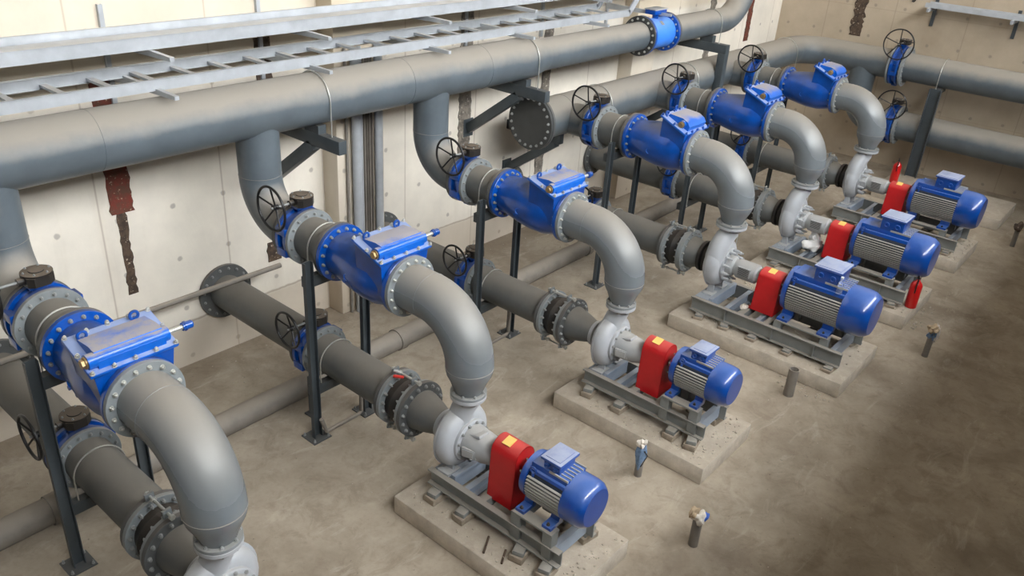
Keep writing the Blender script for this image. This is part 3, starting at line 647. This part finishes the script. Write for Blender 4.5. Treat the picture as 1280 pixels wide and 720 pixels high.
# ------------------------------------------------------------------ pump lines
LX={'A':-2.456,'B':0.0,'C':2.4,'D':5.064,'E':7.407,'F':9.981}
WHO={'A':'first pump line from left','B':'second pump line from left','C':'third pump line from left','D':'fourth pump line from left','E':'fifth pump line from left','F':'farthest pump line'}
for K,x in LX.items():
    small=K in'ABC'; r,fr,zd=(.213,.285,2.05) if small else (.225,.305,2.213)
    who=WHO[K]; s='s' if small else 'b'
    nv=1.625 if small else 1.60
    # riser from header
    def riser(t):
        if small:
            Rb=.44; z0=ZH-.12
            pts=[V(0,NH,z0-0),V(0,NH,zd+Rb)]+arc(V(0,NH+Rb,zd+Rb),Vector((0,1,0)),Vector((0,0,-1)),Rb,0,PI/2,14)[1:]+[V(0,nv-.12,zd)]
            MB().tube(pts,r,40).put('bend_pipe','pipe',t)
            MB().lathe(V(0,NH,zd+Rb),'z',[(-.006,r-.004),(-.002,r+.003),(.002,r+.003),(.006,r-.004)],40,caps=False).put('weld_seam','pipe',t)
        else: MB().cyl(V(0,1.12,zd),V(0,nv-.12,zd),r,40).put('branch_pipe','pipe',t)
        flange(t,V(0,nv-.13,zd),'n',0,.042,r*.9,fr,'flange_dark',0,1,'flange')
    inst('ris'+s,'riser_pipe' if small else 'branch_pipe',V(x,0,0),('grey drop pipe curving down from the upper header on the ' if small else 'short grey branch from the lower header on the ')+who,'pipe','header branches of the pump lines',riser)
    inst('bf'+s,'butterfly_valve',V(x,nv,zd),'upper blue butterfly valve with black handwheel, '+who,'valve','upper butterfly valves',butterfly(r,fr,-.35 if small else -.37,.215 if small else .23,0))
    def spool(t):
        MB().cyl(V(0,nv+.10,zd),V(0,2.17 if small else 2.15,zd),r,40).put('pipe_run','pipe_low',t)
        flange(t,V(0,nv+.087,zd),'n',0,.04,r*.9,fr,'flange',16,1,'flange')
        MB().ringplate(V(0,2.14,zd),'n',0,.04,r*.9,fr).put('flange','flange_dark',t)
    inst('sp'+s,'spool_pipe',V(x,0,0),'short flanged grey pipe between the blue valves, '+who,'pipe','spool pieces between valves',spool)
    inst('u%g'%r if not small else 'u.213','pipe_strap',V(x,1.98,zd),'thin strap over the short pipe between blue valves, '+who,'strap','thin pipe straps',ubolt(r,.34))
    inst('cv'+s,'check_valve',V(x,2.185,zd),'blue check valve with dusty bonnet and brass plug, '+who,'valve','blue check valves',check_small if small else check_big)
    nz=3.13+.0; no=3.907 if small else 3.82; zo=1.28 if small else 1.435; ro=.125 if small else .135; fo=.162 if small else .20
    def elbow(t):
        Rb=.49 if small else .50; n1=no-Rb
        pts=[V(0,3.14,zd),V(0,n1,zd)]+arc(V(0,n1,zd-Rb),Vector((0,0,1)),Vector((0,-1,0)),Rb,0,PI/2,18)[1:]
        MB().tube(pts,r,44).put('bend_pipe','elbow',t)
        zb=zd-Rb
        MB().lathe(V(0,no,zb),'z',[(0.0,r),(-.02,r*.995),(-.07,r*.94),(-.13,r*.8),(zo-zb+.03,ro)],44).put('reducer','elbow',t)
        for c,a in((V(0,n1,zd),'n'),(V(0,no,zb),'z')):
            MB().lathe(c,a,[(-.005,r-.003),(-.002,r+.0025),(.002,r+.0025),(.005,r-.003)],44,caps=False).put('weld_seam','elbow',t)
        flange(t,V(0,3.135,zd),'n',0,.04,r*.9,fr,'flange',16,1,'flange',.014,.024,'zinc')
        flange(t,V(0,no,zo),'z',0,.03,ro*.8,fo,'flange',8,1,'lower_flange',.013,.018)
    inst('el'+s,'discharge_elbow',V(x,0,0),'large silver grey elbow curving down to the pump, '+who,'pipe','silver discharge elbows',elbow)
    zs=.797 if small else .87; rs=.20 if small else .215; fs=.275 if small else .29
    # wall suction pipe
    nsv=1.76 if small else 1.68
    def suction_wall(t):
        MB().cyl(V(0,.0,zs),V(0,nsv-.1,zs),rs,40).put('pipe_run','pipe_low',t)
        flange(t,V(0,.012,zs),'n',0,.04,rs*.9,.33,'flange_dark',16,1,'wall_flange')
        MB().ringplate(V(0,nsv-.125,zs),'n',0,.036,rs*.9,fs).put('flange','flange_dark',t)
    inst('sw'+s,'suction_pipe',V(x,0,0),'low grey suction pipe from the left wall, '+who,'pipe','suction pipes at the wall',suction_wall)
    inst('sv'+s,'butterfly_valve',V(x,nsv,zs),'lower blue butterfly valve on the suction pipe, '+who,'valve','lower butterfly valves',butterfly(rs,fs,-.36,.19,0))
    def suction_mid(t):
        MB().cyl(V(0,nsv+.1,zs),V(0,2.98,zs),rs,40).put('pipe_run','pipe_low',t)
        flange(t,V(0,nsv+.087,zs),'n',0,.036,rs*.9,fs,'flange',16,1,'flange')
        MB().ringplate(V(0,2.945,zs),'n',0,.04,rs*.9,fs).put('end_flange','flange_dark',t)
    inst('sm'+s,'suction_pipe',V(x,0,0),'dusty grey suction pipe before the flexible joint, '+who,'pipe','suction pipes before the pumps',suction_mid)
    inst('uu%g'%rs,'pipe_strap',V(x,2.07,zs),'thin steel strap over the low suction pipe, '+who,'strap','thin pipe straps',ubolt(rs,.30))
    def joint(t):
        f1=flange(t,V(0,2.99,zs),'n',0,.04,rs*.9,fs+.005,'flange',16,1,'joint_flange',.015,.03)
        f2=MB().ringplate(V(0,3.235,zs),'n',0,.035,rs*.9,fs).put('joint_flange','flange',t); bolts(f2,V(0,3.235,zs),-AX['n'],.245,16,.014,.035)
        MB().lathe(V(0,3.0,zs),'n',[(0,rs+.005),(.06,rs+.01),(.12,rs+.035),(.18,rs+.01),(.25,rs+.005)],36).put('rubber_bellows','rubber',t)
        for s_ in (1,-1):
            for a in ((PI*.5+.1) if s_>0 else (-PI*.5-.35),):
                cx,cz=math.cos(a)*(fs+.035),math.sin(a)*(fs+.035)
                rd=MB(); rd.cyl(V(cx,2.95,zs+cz),V(cx,3.33,zs+cz),.012,10)
                for nn in(2.965,3.05,3.23,3.31): rd.lathe(V(cx,nn,zs+cz),'n',[(0,.024),(.022,.024)],6)
                rd.put('tie_rod','zinc',t)
                for nn in(3.0,3.25):
                    er=MB(); er.beam(V(cx*.86,nn,zs+cz*.86),V(cx*1.1,nn,zs+cz*1.1),.07,.02,up=AX['n']); er.put('ear','flange',t)
    inst('dj'+s,'expansion_joint',V(x,0,0),'flexible joint with black bellows and bolted flanges, '+who,'expansion joint','expansion joints',joint)
    def red(t):
        MB().lathe(V(0,3.30,zs),'n',[(0,rs),(.05,rs*.98),(.18,rs*.82),(.28 if small else .22,rs*.66),(.315 if small else .24,rs*.64)],40).put('cone','pipe_low',t)
        flange(t,V(0,3.275,zs),'n',0,.045,rs*.9,fs+.01,'flange_dark' if small else 'flange',16,1,'flange',.015,.024)
    inst('rd'+s,'suction_reducer',V(x,0,0),'tapered grey reducer between flexible joint and pump, '+who,'pipe','suction reducers',red)
    inst('pu'+s,'pump',V(x,0,0),'light grey pump with round casing, '+who,'pump','centrifugal pumps',lambda t:volute(t,small))
    inst('gu'+s,'coupling_guard',V(x,0,0),'red coupling guard with yellow sticker, '+who,'guard','red coupling guards',lambda t:guard(t,small))
    inst('mo'+s,'electric_motor',V(x,0,0),('smaller' if small else 'large')+' blue finned electric motor, '+who,'motor','blue electric motors',lambda t:motor(t,small))
    inst('bs'+s,'base_frame',V(x,0,0),'grey steel base frame under pump and motor, '+who,'base frame','steel base frames',lambda t:baseframe(t,small))
    # plinth
    hw,n0,n1=(.535,3.52,5.41) if small else (.63,3.46,5.82)
    b=MB(); rd=random.Random(ord(K)); b.box(V(0,0,0),(2*hw,n1-n0,.2),bev=.012)
    o=b.put('concrete_plinth','slab'); o.location=V(x,(n0+n1)/2,.1); tag(o,'dusty concrete plinth carrying the pump and motor, '+who,'plinth','concrete plinths')
    # packing blocks
    bx=.29 if small else .42; zt=.31 if small else .26
    for j,(sx,nn) in enumerate([(sx,nn) for sx in(-1,1) for nn in ((3.86,4.2,4.86,5.12) if small else (3.78,4.15,4.6,5.05,5.55))]):
        nnj=nn+rd.uniform(-.04,.04); rz=rd.uniform(-.25,.25); hw_=.055 if small else .06
        def blk(t):
            h=zt-.2; m=MB(); m.box(Vector((0,0,h*.3)),(.19,.13,h*.6),Matrix.Rotation(.0,3,'Z'),.006); m.put('block','ped',t)
            m=MB(); m.box(Vector((.0,0,h*.8)),(.15,.10,h*.4),Matrix.Rotation(.15,3,'Z'),.003); m.put('shim_plate','frame',t)
        side='left' if sx<0 else 'right'
        o=inst('pk'+s,'packing_block',V(x+sx*bx,nnj,.2),'%s packing block from the pump end, %s side, %s'%((['first','second','third','last'] if small else ['first','second','third','fourth','last'])[j%(4 if small else 5)],side,who.replace(' from left','').replace('pump line','plinth')),'packing block','packing blocks under the base frames',blk)
        o.rotation_euler=(0,0,rz)
    # portal stands: discharge and suction share a pair of posts
    wp=.335 if small else .37; npst=2.10 if small else 2.06
    def stand(t):
        zt_=2.02 if small else 2.16
        for sx in(-1,1):
            p=MB(); p.channel(V(sx*wp,npst,.012),V(sx*wp,npst,zt_ if sx<0 else zd-r-.0),AX['n'],.095,.05,.007); p.put('post','steel',t)
            q=MB(); q.nbox(sx*wp-.11,sx*wp+.11,npst-.10,npst+.12,0,.012); bp=q.put('base_plate','steel',t); 
            for ax_ in(-1,1):
                for ay in(-1,1):
                    bo=bpy.data.objects.new('anchor_bolt',bolt_mesh(.011,.03,'boltdull')); COL.objects.link(bo); bo.parent=bp; bo.location=V(sx*wp+ax_*.085,npst+.01+ay*.085,.012)
        for zt2 in(zd-r-.003,zs-rs-.003):
            q=MB(); q.nbox(-wp+.0,wp-.0,npst-.09,npst-.005,zt2-.11,zt2,bev=.003); q.put('cross_beam','steel',t)
    inst('st'+s,'pipe_stand',V(x,0,0),'dark steel two post stand carrying both pipes, '+who,'pipe stand','steel portal stands',stand)
for K in 'BC':
    x=LX[K]; b=MB(); b.box(Vector((0,0,.24)),(.05,.05,.48)); b.box(Vector((0,0,.006)),(.12,.12,.012)); o=b.put('prop_leg','steel'); o.location=V(x-.12,1.76,0); tag(o,'slim steel prop under the lower blue valve, '+WHO[K],'prop','slim props under suction valves')
    b=MB(); b.tube([V(-.36,2.24,.30),V(-.30,2.24,.12),V(-.10,2.24,.12),V(.12,2.24,.12),V(.16,2.24,.15),V(.16,2.24,.61)],.022,10); o=b.put('drain_tube','tube'); o.location=V(x,0,0); tag(o,'thin bent drain tube under the suction pipe, '+WHO[K],'tube','thin drain tubes')
# seventh bare plinth
b=MB(); b.box(O,(1.3,2.3,.2),bev=.012); o=b.put('concrete_plinth','slab'); o.location=V(12.62,4.7,.1); tag(o,'bare concrete plinth without a pump behind the farthest motor','plinth','concrete plinths')
# ------------------------------------------------------------------ floor pipe
p0=Vector((-5.2,-1.50,.13)); p1=Vector((9.6,-1.27,.13)); t=empty('floor_pipe',p0,'dusty pipe lying on the floor along the whole row below the suction pipes','pipe')
MB().cyl(O,p1-p0,.125,28).put('pipe_run','tube',t)
for f in(.17,.45,.72):
    c=(p1-p0)*f; MB().lathe(c,(p1-p0),[(-.05,.12),(-.05,.14),(.05,.14),(.05,.12)],28,closed=True).put('coupling','tube',t)
# loose tube resting across suction pipes
a=V(-3.0,.30,1.04); c=V(.56,.34,1.055); t=MB(); t.cyl(O,c-a,.03,16); o=t.put('loose_tube','tube'); o.location=a; tag(o,'long thin tube lying across the suction pipes near the left wall','tube')
# ------------------------------------------------------------------ vertical conduits on the pilaster side
for x,r_,nn,lb,mt,hh in((1.74,.058,.355,'thick shiny vertical conduit, left of the pair beside the pilaster','galv',3.44),(1.835,.028,.32,'thin vertical conduit between the two thick ones','galv',3.44),(2.10,.052,.345,'thick vertical conduit, rightmost beside the pilaster','galv',3.44),(1.63,.018,.31,'thin vertical conduit nearest the pilaster','tube',3.44)):
    o=MB(); o.cyl(O,Vector((0,0,hh-.0)),r_,20); q=o.put('conduit',mt); q.location=V(x,nn,0.0); tag(q,lb,'conduit','vertical conduits by the pilaster')
for x,lb in((1.92,'galvanised vertical channel between the conduits beside the pilaster'),(2.0,'narrow vertical channel just left of the rightmost conduit')):
    o=MB(); o.channel(O,Vector((0,0,3.4)),AX['n'],.05,.04,.004); q=o.put('strut_channel','tube'); q.location=V(x,0.282,0); tag(q,lb,'channel','vertical conduits by the pilaster')
# ------------------------------------------------------------------ cable trays
def ladder_tray(t,x0,x1,n0,n1,z,mat='galv'):
    for nn,op in((n0,1),(n1,-1)):
        b=MB(); b.channel(V(x0,nn,z+.05),V(x1,nn,z+.05),AX['n']*op,.10,.025,.004); b.nbox(x0,x1,nn-.014,nn+.014,z+.1,z+.106); b.put('side_rail',mat,t)
    k=int((x1-x0)/.40)
    for i in range(k):
        x=x0+.15+i*.40; b=MB(); b.nbox(x-.03,x+.03,n0+.003,n1-.003,z+.02,z+.045); b.put('rung',mat,t)
t=empty('ladder_tray',V(-4.6,.3,3.47),'galvanised ladder cable tray with open rungs just above the header pipe','cable tray')
tmp=empty('x',(0,0,0),None,None); bpy.data.objects.remove(tmp)
t.location=(0,0,0); ladder_tray(t,-4.6,6.62,.30,.90,3.46)
# upward end bend
dirv=(V(7.5,0,.62)-V(6.62,0,0)).normalized()
for nn in(.30,.90):
    b=MB(); b.channel(V(6.60,nn,3.51),V(6.60,nn,3.51)+Vector((.62,0,.62)),AX['n']*(1 if nn<.5 else -1),.10,.025,.004); b.put('end_rail','galv',t)
for q in(.2,.42):
    b=MB(); b.nbox(6.60+q-.02,6.60+q+.02,.303,.897,3.52+q,3.535+q); b.put('rung','galv',t)
t=empty('cable_trough',(0,0,0),'closed galvanised cable trough running above the ladder tray','cable tray')
b=MB(); b.nbox(-4.6,9.0,.36,.88,3.815,3.821); b.put('tray_bottom','galv',t)
for nn in(.36,.88):
    b=MB(); b.nbox(-4.6,9.0,nn-.003,nn+.003,3.815,3.925); b.nbox(-4.6,9.0,nn-.015,nn+.015,3.925,3.931); b.put('side_wall','galv',t)
b=MB(); b.nbox(-4.6,9.0,.40,.84,3.86,3.866); b.put('lid','galv',t)
for i,x in enumerate((-2.6,-.93,.73,2.42,3.95,5.6,7.3)):
    def arm(t):
        b=MB(); b.channel(V(0,.04,3.12-3.12),V(0,.04,.95),-AX['n'],.045,.04,.004); b.put('strut','galv',t)
        for zz in(.36,.69):
            b=MB(); b.prism([(0,0),(1.18,0),(1.18,-.035),(0,-.09)],V(-.02,.04,zz),AX['n'],Vector((0,0,1)),Vector((1,0,0)),.04); b.put('arm','galv',t)
    inst('tb','tray_bracket',V(x,0,3.12),'galvanised two armed tray bracket, '+['at the left picture edge','second from the left','third from the left','beside the first pilaster','above the drop pipe of the third line','above the narrower header run','near the second pilaster'][i],'bracket','cable tray brackets',arm)
# end wall tray
t=empty('end_wall_tray',(0,0,0),'galvanised tray fixed high on the far end wall','cable tray')
b=MB(); b.nbox(XW-.42,XW-.12,3.1,9.0,3.36,3.366); b.nbox(XW-.424,XW-.42,3.1,9,3.36,3.45); b.nbox(XW-.124,XW-.12,3.1,9,3.36,3.45); b.put('tray_body','galv',t)
for nn in(3.2,4.7,6.2):
    b=MB(); b.nbox(XW-.55,XW,nn-.02,nn+.02,3.29,3.36); b.put('arm','galv',t); b=MB(); b.nbox(XW-.045,XW,nn-.03,nn+.03,2.98,3.5); b.put('strut','steel',t)
b=MB(); b.tube([V(XW+.01,2.74,3.62)]+[V(XW-.04,2.74+.05*math.sin(a),3.45-.07*math.cos(a)) for a in [PI*i/8-.0 for i in range(9)]],.015,8); o=b.put('cable_end','black'); tag(o,'short black hanging cable end high on the far end wall','cable')
# ------------------------------------------------------------------ extinguishers
def exting(t):
    MB().lathe(O,'z',[(0,.07),(.01,.08),(.34,.08),(.38,.062),(.41,.03),(.43,.02)],28).put('cylinder','ext_red',t)
    MB().cyl(V(0,0,.42),V(0,0,.455),.018,12).put('valve','black',t)
    b=MB(); b.beam(V(0,0,.455),V(.09,-.03,.475),.018,.008); b.beam(V(0,0,.445),V(.08,-.03,.43),.018,.008); b.put('handle','black',t)
    MB().tube([V(0,0,.44),V(-.06,.02,.44),V(-.085,.02,.38),V(-.08,.02,.25)],.009,8).put('hose','black',t)
inst('ex','fire_extinguisher',V(7.17,5.76,.2),'red fire extinguisher standing on the plinth corner beside the fifth motor','fire extinguisher','red fire extinguishers',exting)
inst('ex','fire_extinguisher',V(12.55,3.75,.2),'red fire extinguisher standing behind the farthest coupling guard','fire extinguisher','red fire extinguishers',None)
# ------------------------------------------------------------------ stub pipes and rags
def blob(c,rx,ry,rz,seed,mat,name,parent,amp=.35,sub=3):
    b=MB(); bmesh.ops.create_icosphere(b.b,subdivisions=sub,radius=1)
    rd=random.Random(seed); dirs=[(Vector((rd.uniform(-1,1),rd.uniform(-1,1),rd.uniform(-1,1))).normalized(),rd.uniform(3,9),rd.uniform(0,6)) for _ in range(7)]
    for v in b.b.verts:
        s=sum(math.sin(v.co.dot(d)*f+p) for d,f,p in dirs)/7; k_=1+amp*2*s
        v.co=Vector((v.co.x*rx*k_,v.co.y*ry*k_,v.co.z*rz*k_))+c
    return b.put(name,mat,parent,50)
def stub(x,n_,h,r,lean,label,rag):
    t=empty('stub_pipe',V(x,n_,0),label,'pipe','stub pipes standing out of the floor')
    b=MB(); b.lathe(O,Vector((lean[0],-lean[1],1)),[(0,r),(h,r),(h,r*.86),(h-.08,r*.86),(h-.08,0)],20,caps=False); b.put('tube','tube',t)
    return t
t=stub(1.09,5.77,.30,.045,(0,0),'grey stub pipe with tied cloth cap nearest the viewer','')
t2=empty('rag',V(1.09,5.77,.30),'dirty white and blue rag tied over the nearest stub pipe','rag','rags tied on stub pipes')
blob(V(0,0,.03),.065,.06,.06,1,'rag_white','knot',t2); blob(V(-.05,-.03,.09),.05,.035,.05,2,'rag_tan','folded_end',t2,.5); blob(V(.08,.02,-.01),.06,.035,.03,3,'denim','blue_end',t2,.4)
b=MB(); b.cyl(O,Vector((0,0,.3)),.02,10); o=b.put('thin_stub_pipe','tube'); o.location=V(1.17,5.72,0); tag(o,'thin rod standing beside the nearest stub pipe','rod')
t=stub(4.08,5.36,.36,.06,(0,0),'open pale stub pipe standing against the plinth of the fourth motor','')
t=stub(1.55,4.87,.2,.04,(0,0),'stub pipe wrapped in blue cloth between the second and third plinths','')
t2=empty('rag',V(1.55,4.87,.2),'faded blue cloth wrapped round the stub pipe between the second and third plinths','rag','rags tied on stub pipes')
blob(V(0,0,.05),.055,.05,.16,5,'rag_blue','wrap',t2,.22); blob(V(-.01,0,.2),.05,.04,.04,6,'rag_white','knot',t2,.5)
b=MB(); b.tube([V(-.03,.03,-.06),V(.04,.05,.05),V(-.03,.05,.14)],.008,6); b.put('tie_string','black',t2)
t=stub(6.28,6.28,.36,.04,(0.05,0),'stub pipe with drooping rag in front of the fifth plinth','')
t2=empty('rag',V(6.30,6.28,.36),'cream rag drooping over the stub pipe in front of the fifth plinth','rag','rags tied on stub pipes')
blob(V(0,0,-.05),.05,.05,.09,8,'rag_blue','wrap',t2,.25); blob(V(0,0,.04),.07,.06,.05,9,'rag_tan','knot',t2,.5); blob(V(.09,.02,-.04),.045,.04,.12,10,'rag_white','hanging_end',t2,.35)
t=stub(11.4,6.23,.34,.04,(0,0),'dark stub pipe with rag near the right edge beside the farthest motor','')
t2=empty('rag',V(11.4,6.23,.34),'brown rag on the stub pipe near the right picture edge','rag','rags tied on stub pipes')
blob(V(-.03,0,.03),.07,.06,.08,12,'rustdark','knot',t2,.4); blob(V(.09,0,-.04),.07,.05,.05,13,'rag_tan','end',t2,.5)
# loose items
t=empty('plastic_bag',V(7.36,4.16,.47),'crumpled white plastic bag on the base frame of the fifth pump','bag'); blob(V(0,0,.09),.14,.12,.10,21,'bag','bag_body',t,.4); blob(V(.05,.0,.20),.07,.08,.09,22,'bag','bag_top',t,.5)
t=empty('plastic_bottle',V(4.865,5.40,1.097),'clear plastic bottle standing on top of the fourth motor','bottle'); MB().lathe(O,'z',[(0,.03),(.006,.036),(.13,.036),(.165,.02),(.185,.014),(.20,.014)],20).put('bottle_body','clear',t); MB().lathe(V(0,0,.20),'z',[(0,.017),(.02,.017)],14).put('cap','bag',t)
t=empty('glove',V(5.00,4.02,.2),'white and red work glove lying inside the fourth base frame','glove'); t.location=V(4.90,4.28,.42); 
blob(V(0,0,.03),.07,.05,.03,31,'rag_white','palm',t,.3); blob(V(.06,.05,.02),.05,.035,.025,32,'rag_red','cuff',t,.3)
t=empty('marker_tag',V(-.03,3.10,1.085),'red and white plastic tag on the flexible joint of the second pump line','tag')
b=MB(); b.box(V(-.06,0,.02),(.03,.10,.02),Matrix.Rotation(.6,3,'Z'),.005); b.put('red_part','rag_red',t); b=MB(); b.box(V(-.02,-.06,.03),(.02,.08,.02),Matrix.Rotation(.3,3,'Z'),.005); b.put('white_part','bag',t)
# rods lying on second plinth
for i,(nn,l) in enumerate(((4.55,.20),(4.75,.16))):
    b=MB(); b.nbox(-.012,.012,-.01,.01,0,.02); b.b.clear() if False else None
    b=MB(); b.cyl(V(-l/2,0,.01),V(l/2,0,.01),.01,8); o=b.put('steel_rod','rustdark'); o.location=V(-.40,nn,.2); o.rotation_euler=(0,0,.5); tag(o,('longer' if i==0 else 'shorter')+' rusty rod lying on the left side of the second plinth','rod','rusty rods on the second plinth')
# rubble
def rubble(name,label,spots,seed,mat='slab'):
    rd=random.Random(seed); b=MB()
    for (x0,x1,n0,n1,z,cnt,sz) in spots:
        for _ in range(cnt):
            s=rd.uniform(.3,1)*sz; c=V(rd.uniform(x0,x1),rd.uniform(n0,n1),z+s*.25)
            m=Matrix.Rotation(rd.uniform(0,6),3,'Z')@Matrix.Rotation(rd.uniform(-.5,.5),3,'X'); b.box(c,(s,s*rd.uniform(.5,1),s*rd.uniform(.4,.8)),m)
    o=b.put(name,mat); tag(o,label,'rubble',None,'stuff')
rubble('rubble','fine grey rubble scattered on and around the concrete plinths',[(-.5,.5,5.2,5.38,.2,60,.022),(-.5,-.3,3.6,5.3,.2,60,.02),(1.9,2.9,5.2,5.38,.2,60,.022),(1.92,2.1,3.6,5.3,.2,60,.02),(4.5,5.6,3.6,5.7,.2,120,.03),(5.2,6.6,3.5,4.4,0,90,.05),(3.9,4.4,4.0,4.5,0,30,.03),(6.85,7.9,5.4,5.8,.2,60,.03),(9.4,10.5,5.5,5.8,.2,60,.03),(4.2,4.42,5.1,5.8,0,40,.03),(6.9,7.9,5.84,6.0,0,20,.03)],5)
rubble('grit','tiny grit lying over the bare floor',[(-3,4,2.3,7,0,150,.012),(3,9,5.9,8,0,80,.014),(-3,8,.2,1.3,0,160,.02)],6)
# ------------------------------------------------------------------ light
w=bpy.data.worlds.new('overcast_daylight'); SC.world=w; w.use_nodes=True
bg=w.node_tree.nodes['Background']; bg.inputs['Color'].default_value=(.93,.96,1,1); bg.inputs['Strength'].default_value=.3
def area(name,loc,target,sx,sy,power,col):
    l=bpy.data.lights.new(name,'AREA'); l.shape='RECTANGLE'; l.size=sx; l.size_y=sy; l.energy=power; l.color=col
    o=bpy.data.objects.new(name,l); COL.objects.link(o); o.location=loc; d=Vector(target)-Vector(loc); o.rotation_euler=d.to_track_quat('-Z','Y').to_euler(); return o
# ------------------------------------------------------------------ camera
yaw,pitch,roll=0.679001,-0.477274,0.068345
fw=Vector((math.cos(pitch)*math.cos(yaw),math.cos(pitch)*math.sin(yaw),math.sin(pitch)))
rt=Vector((math.sin(yaw),-math.cos(yaw),0)); up=rt.cross(fw); c_,s_=math.cos(roll),math.sin(roll)
r2=rt*c_+up*s_; u2=-rt*s_+up*c_
cam=bpy.data.cameras.new('camera'); co=bpy.data.objects.new('camera',cam); COL.objects.link(co)
cam.sensor_width=36; cam.sensor_fit='HORIZONTAL'; cam.lens=1038.279922/1280*36
co.matrix_world=Matrix(((r2.x,u2.x,-fw.x,-4.516932),(r2.y,u2.y,-fw.y,-7.963253),(r2.z,u2.z,-fw.z,5.480404),(0,0,0,1)))
cam.clip_start=.05; SC.camera=co
SC.view_settings.view_transform='Standard'; SC.view_settings.look='None'; SC.view_settings.gamma=1; SC.view_settings.use_curve_mapping=False
SC.view_settings.exposure=0.0
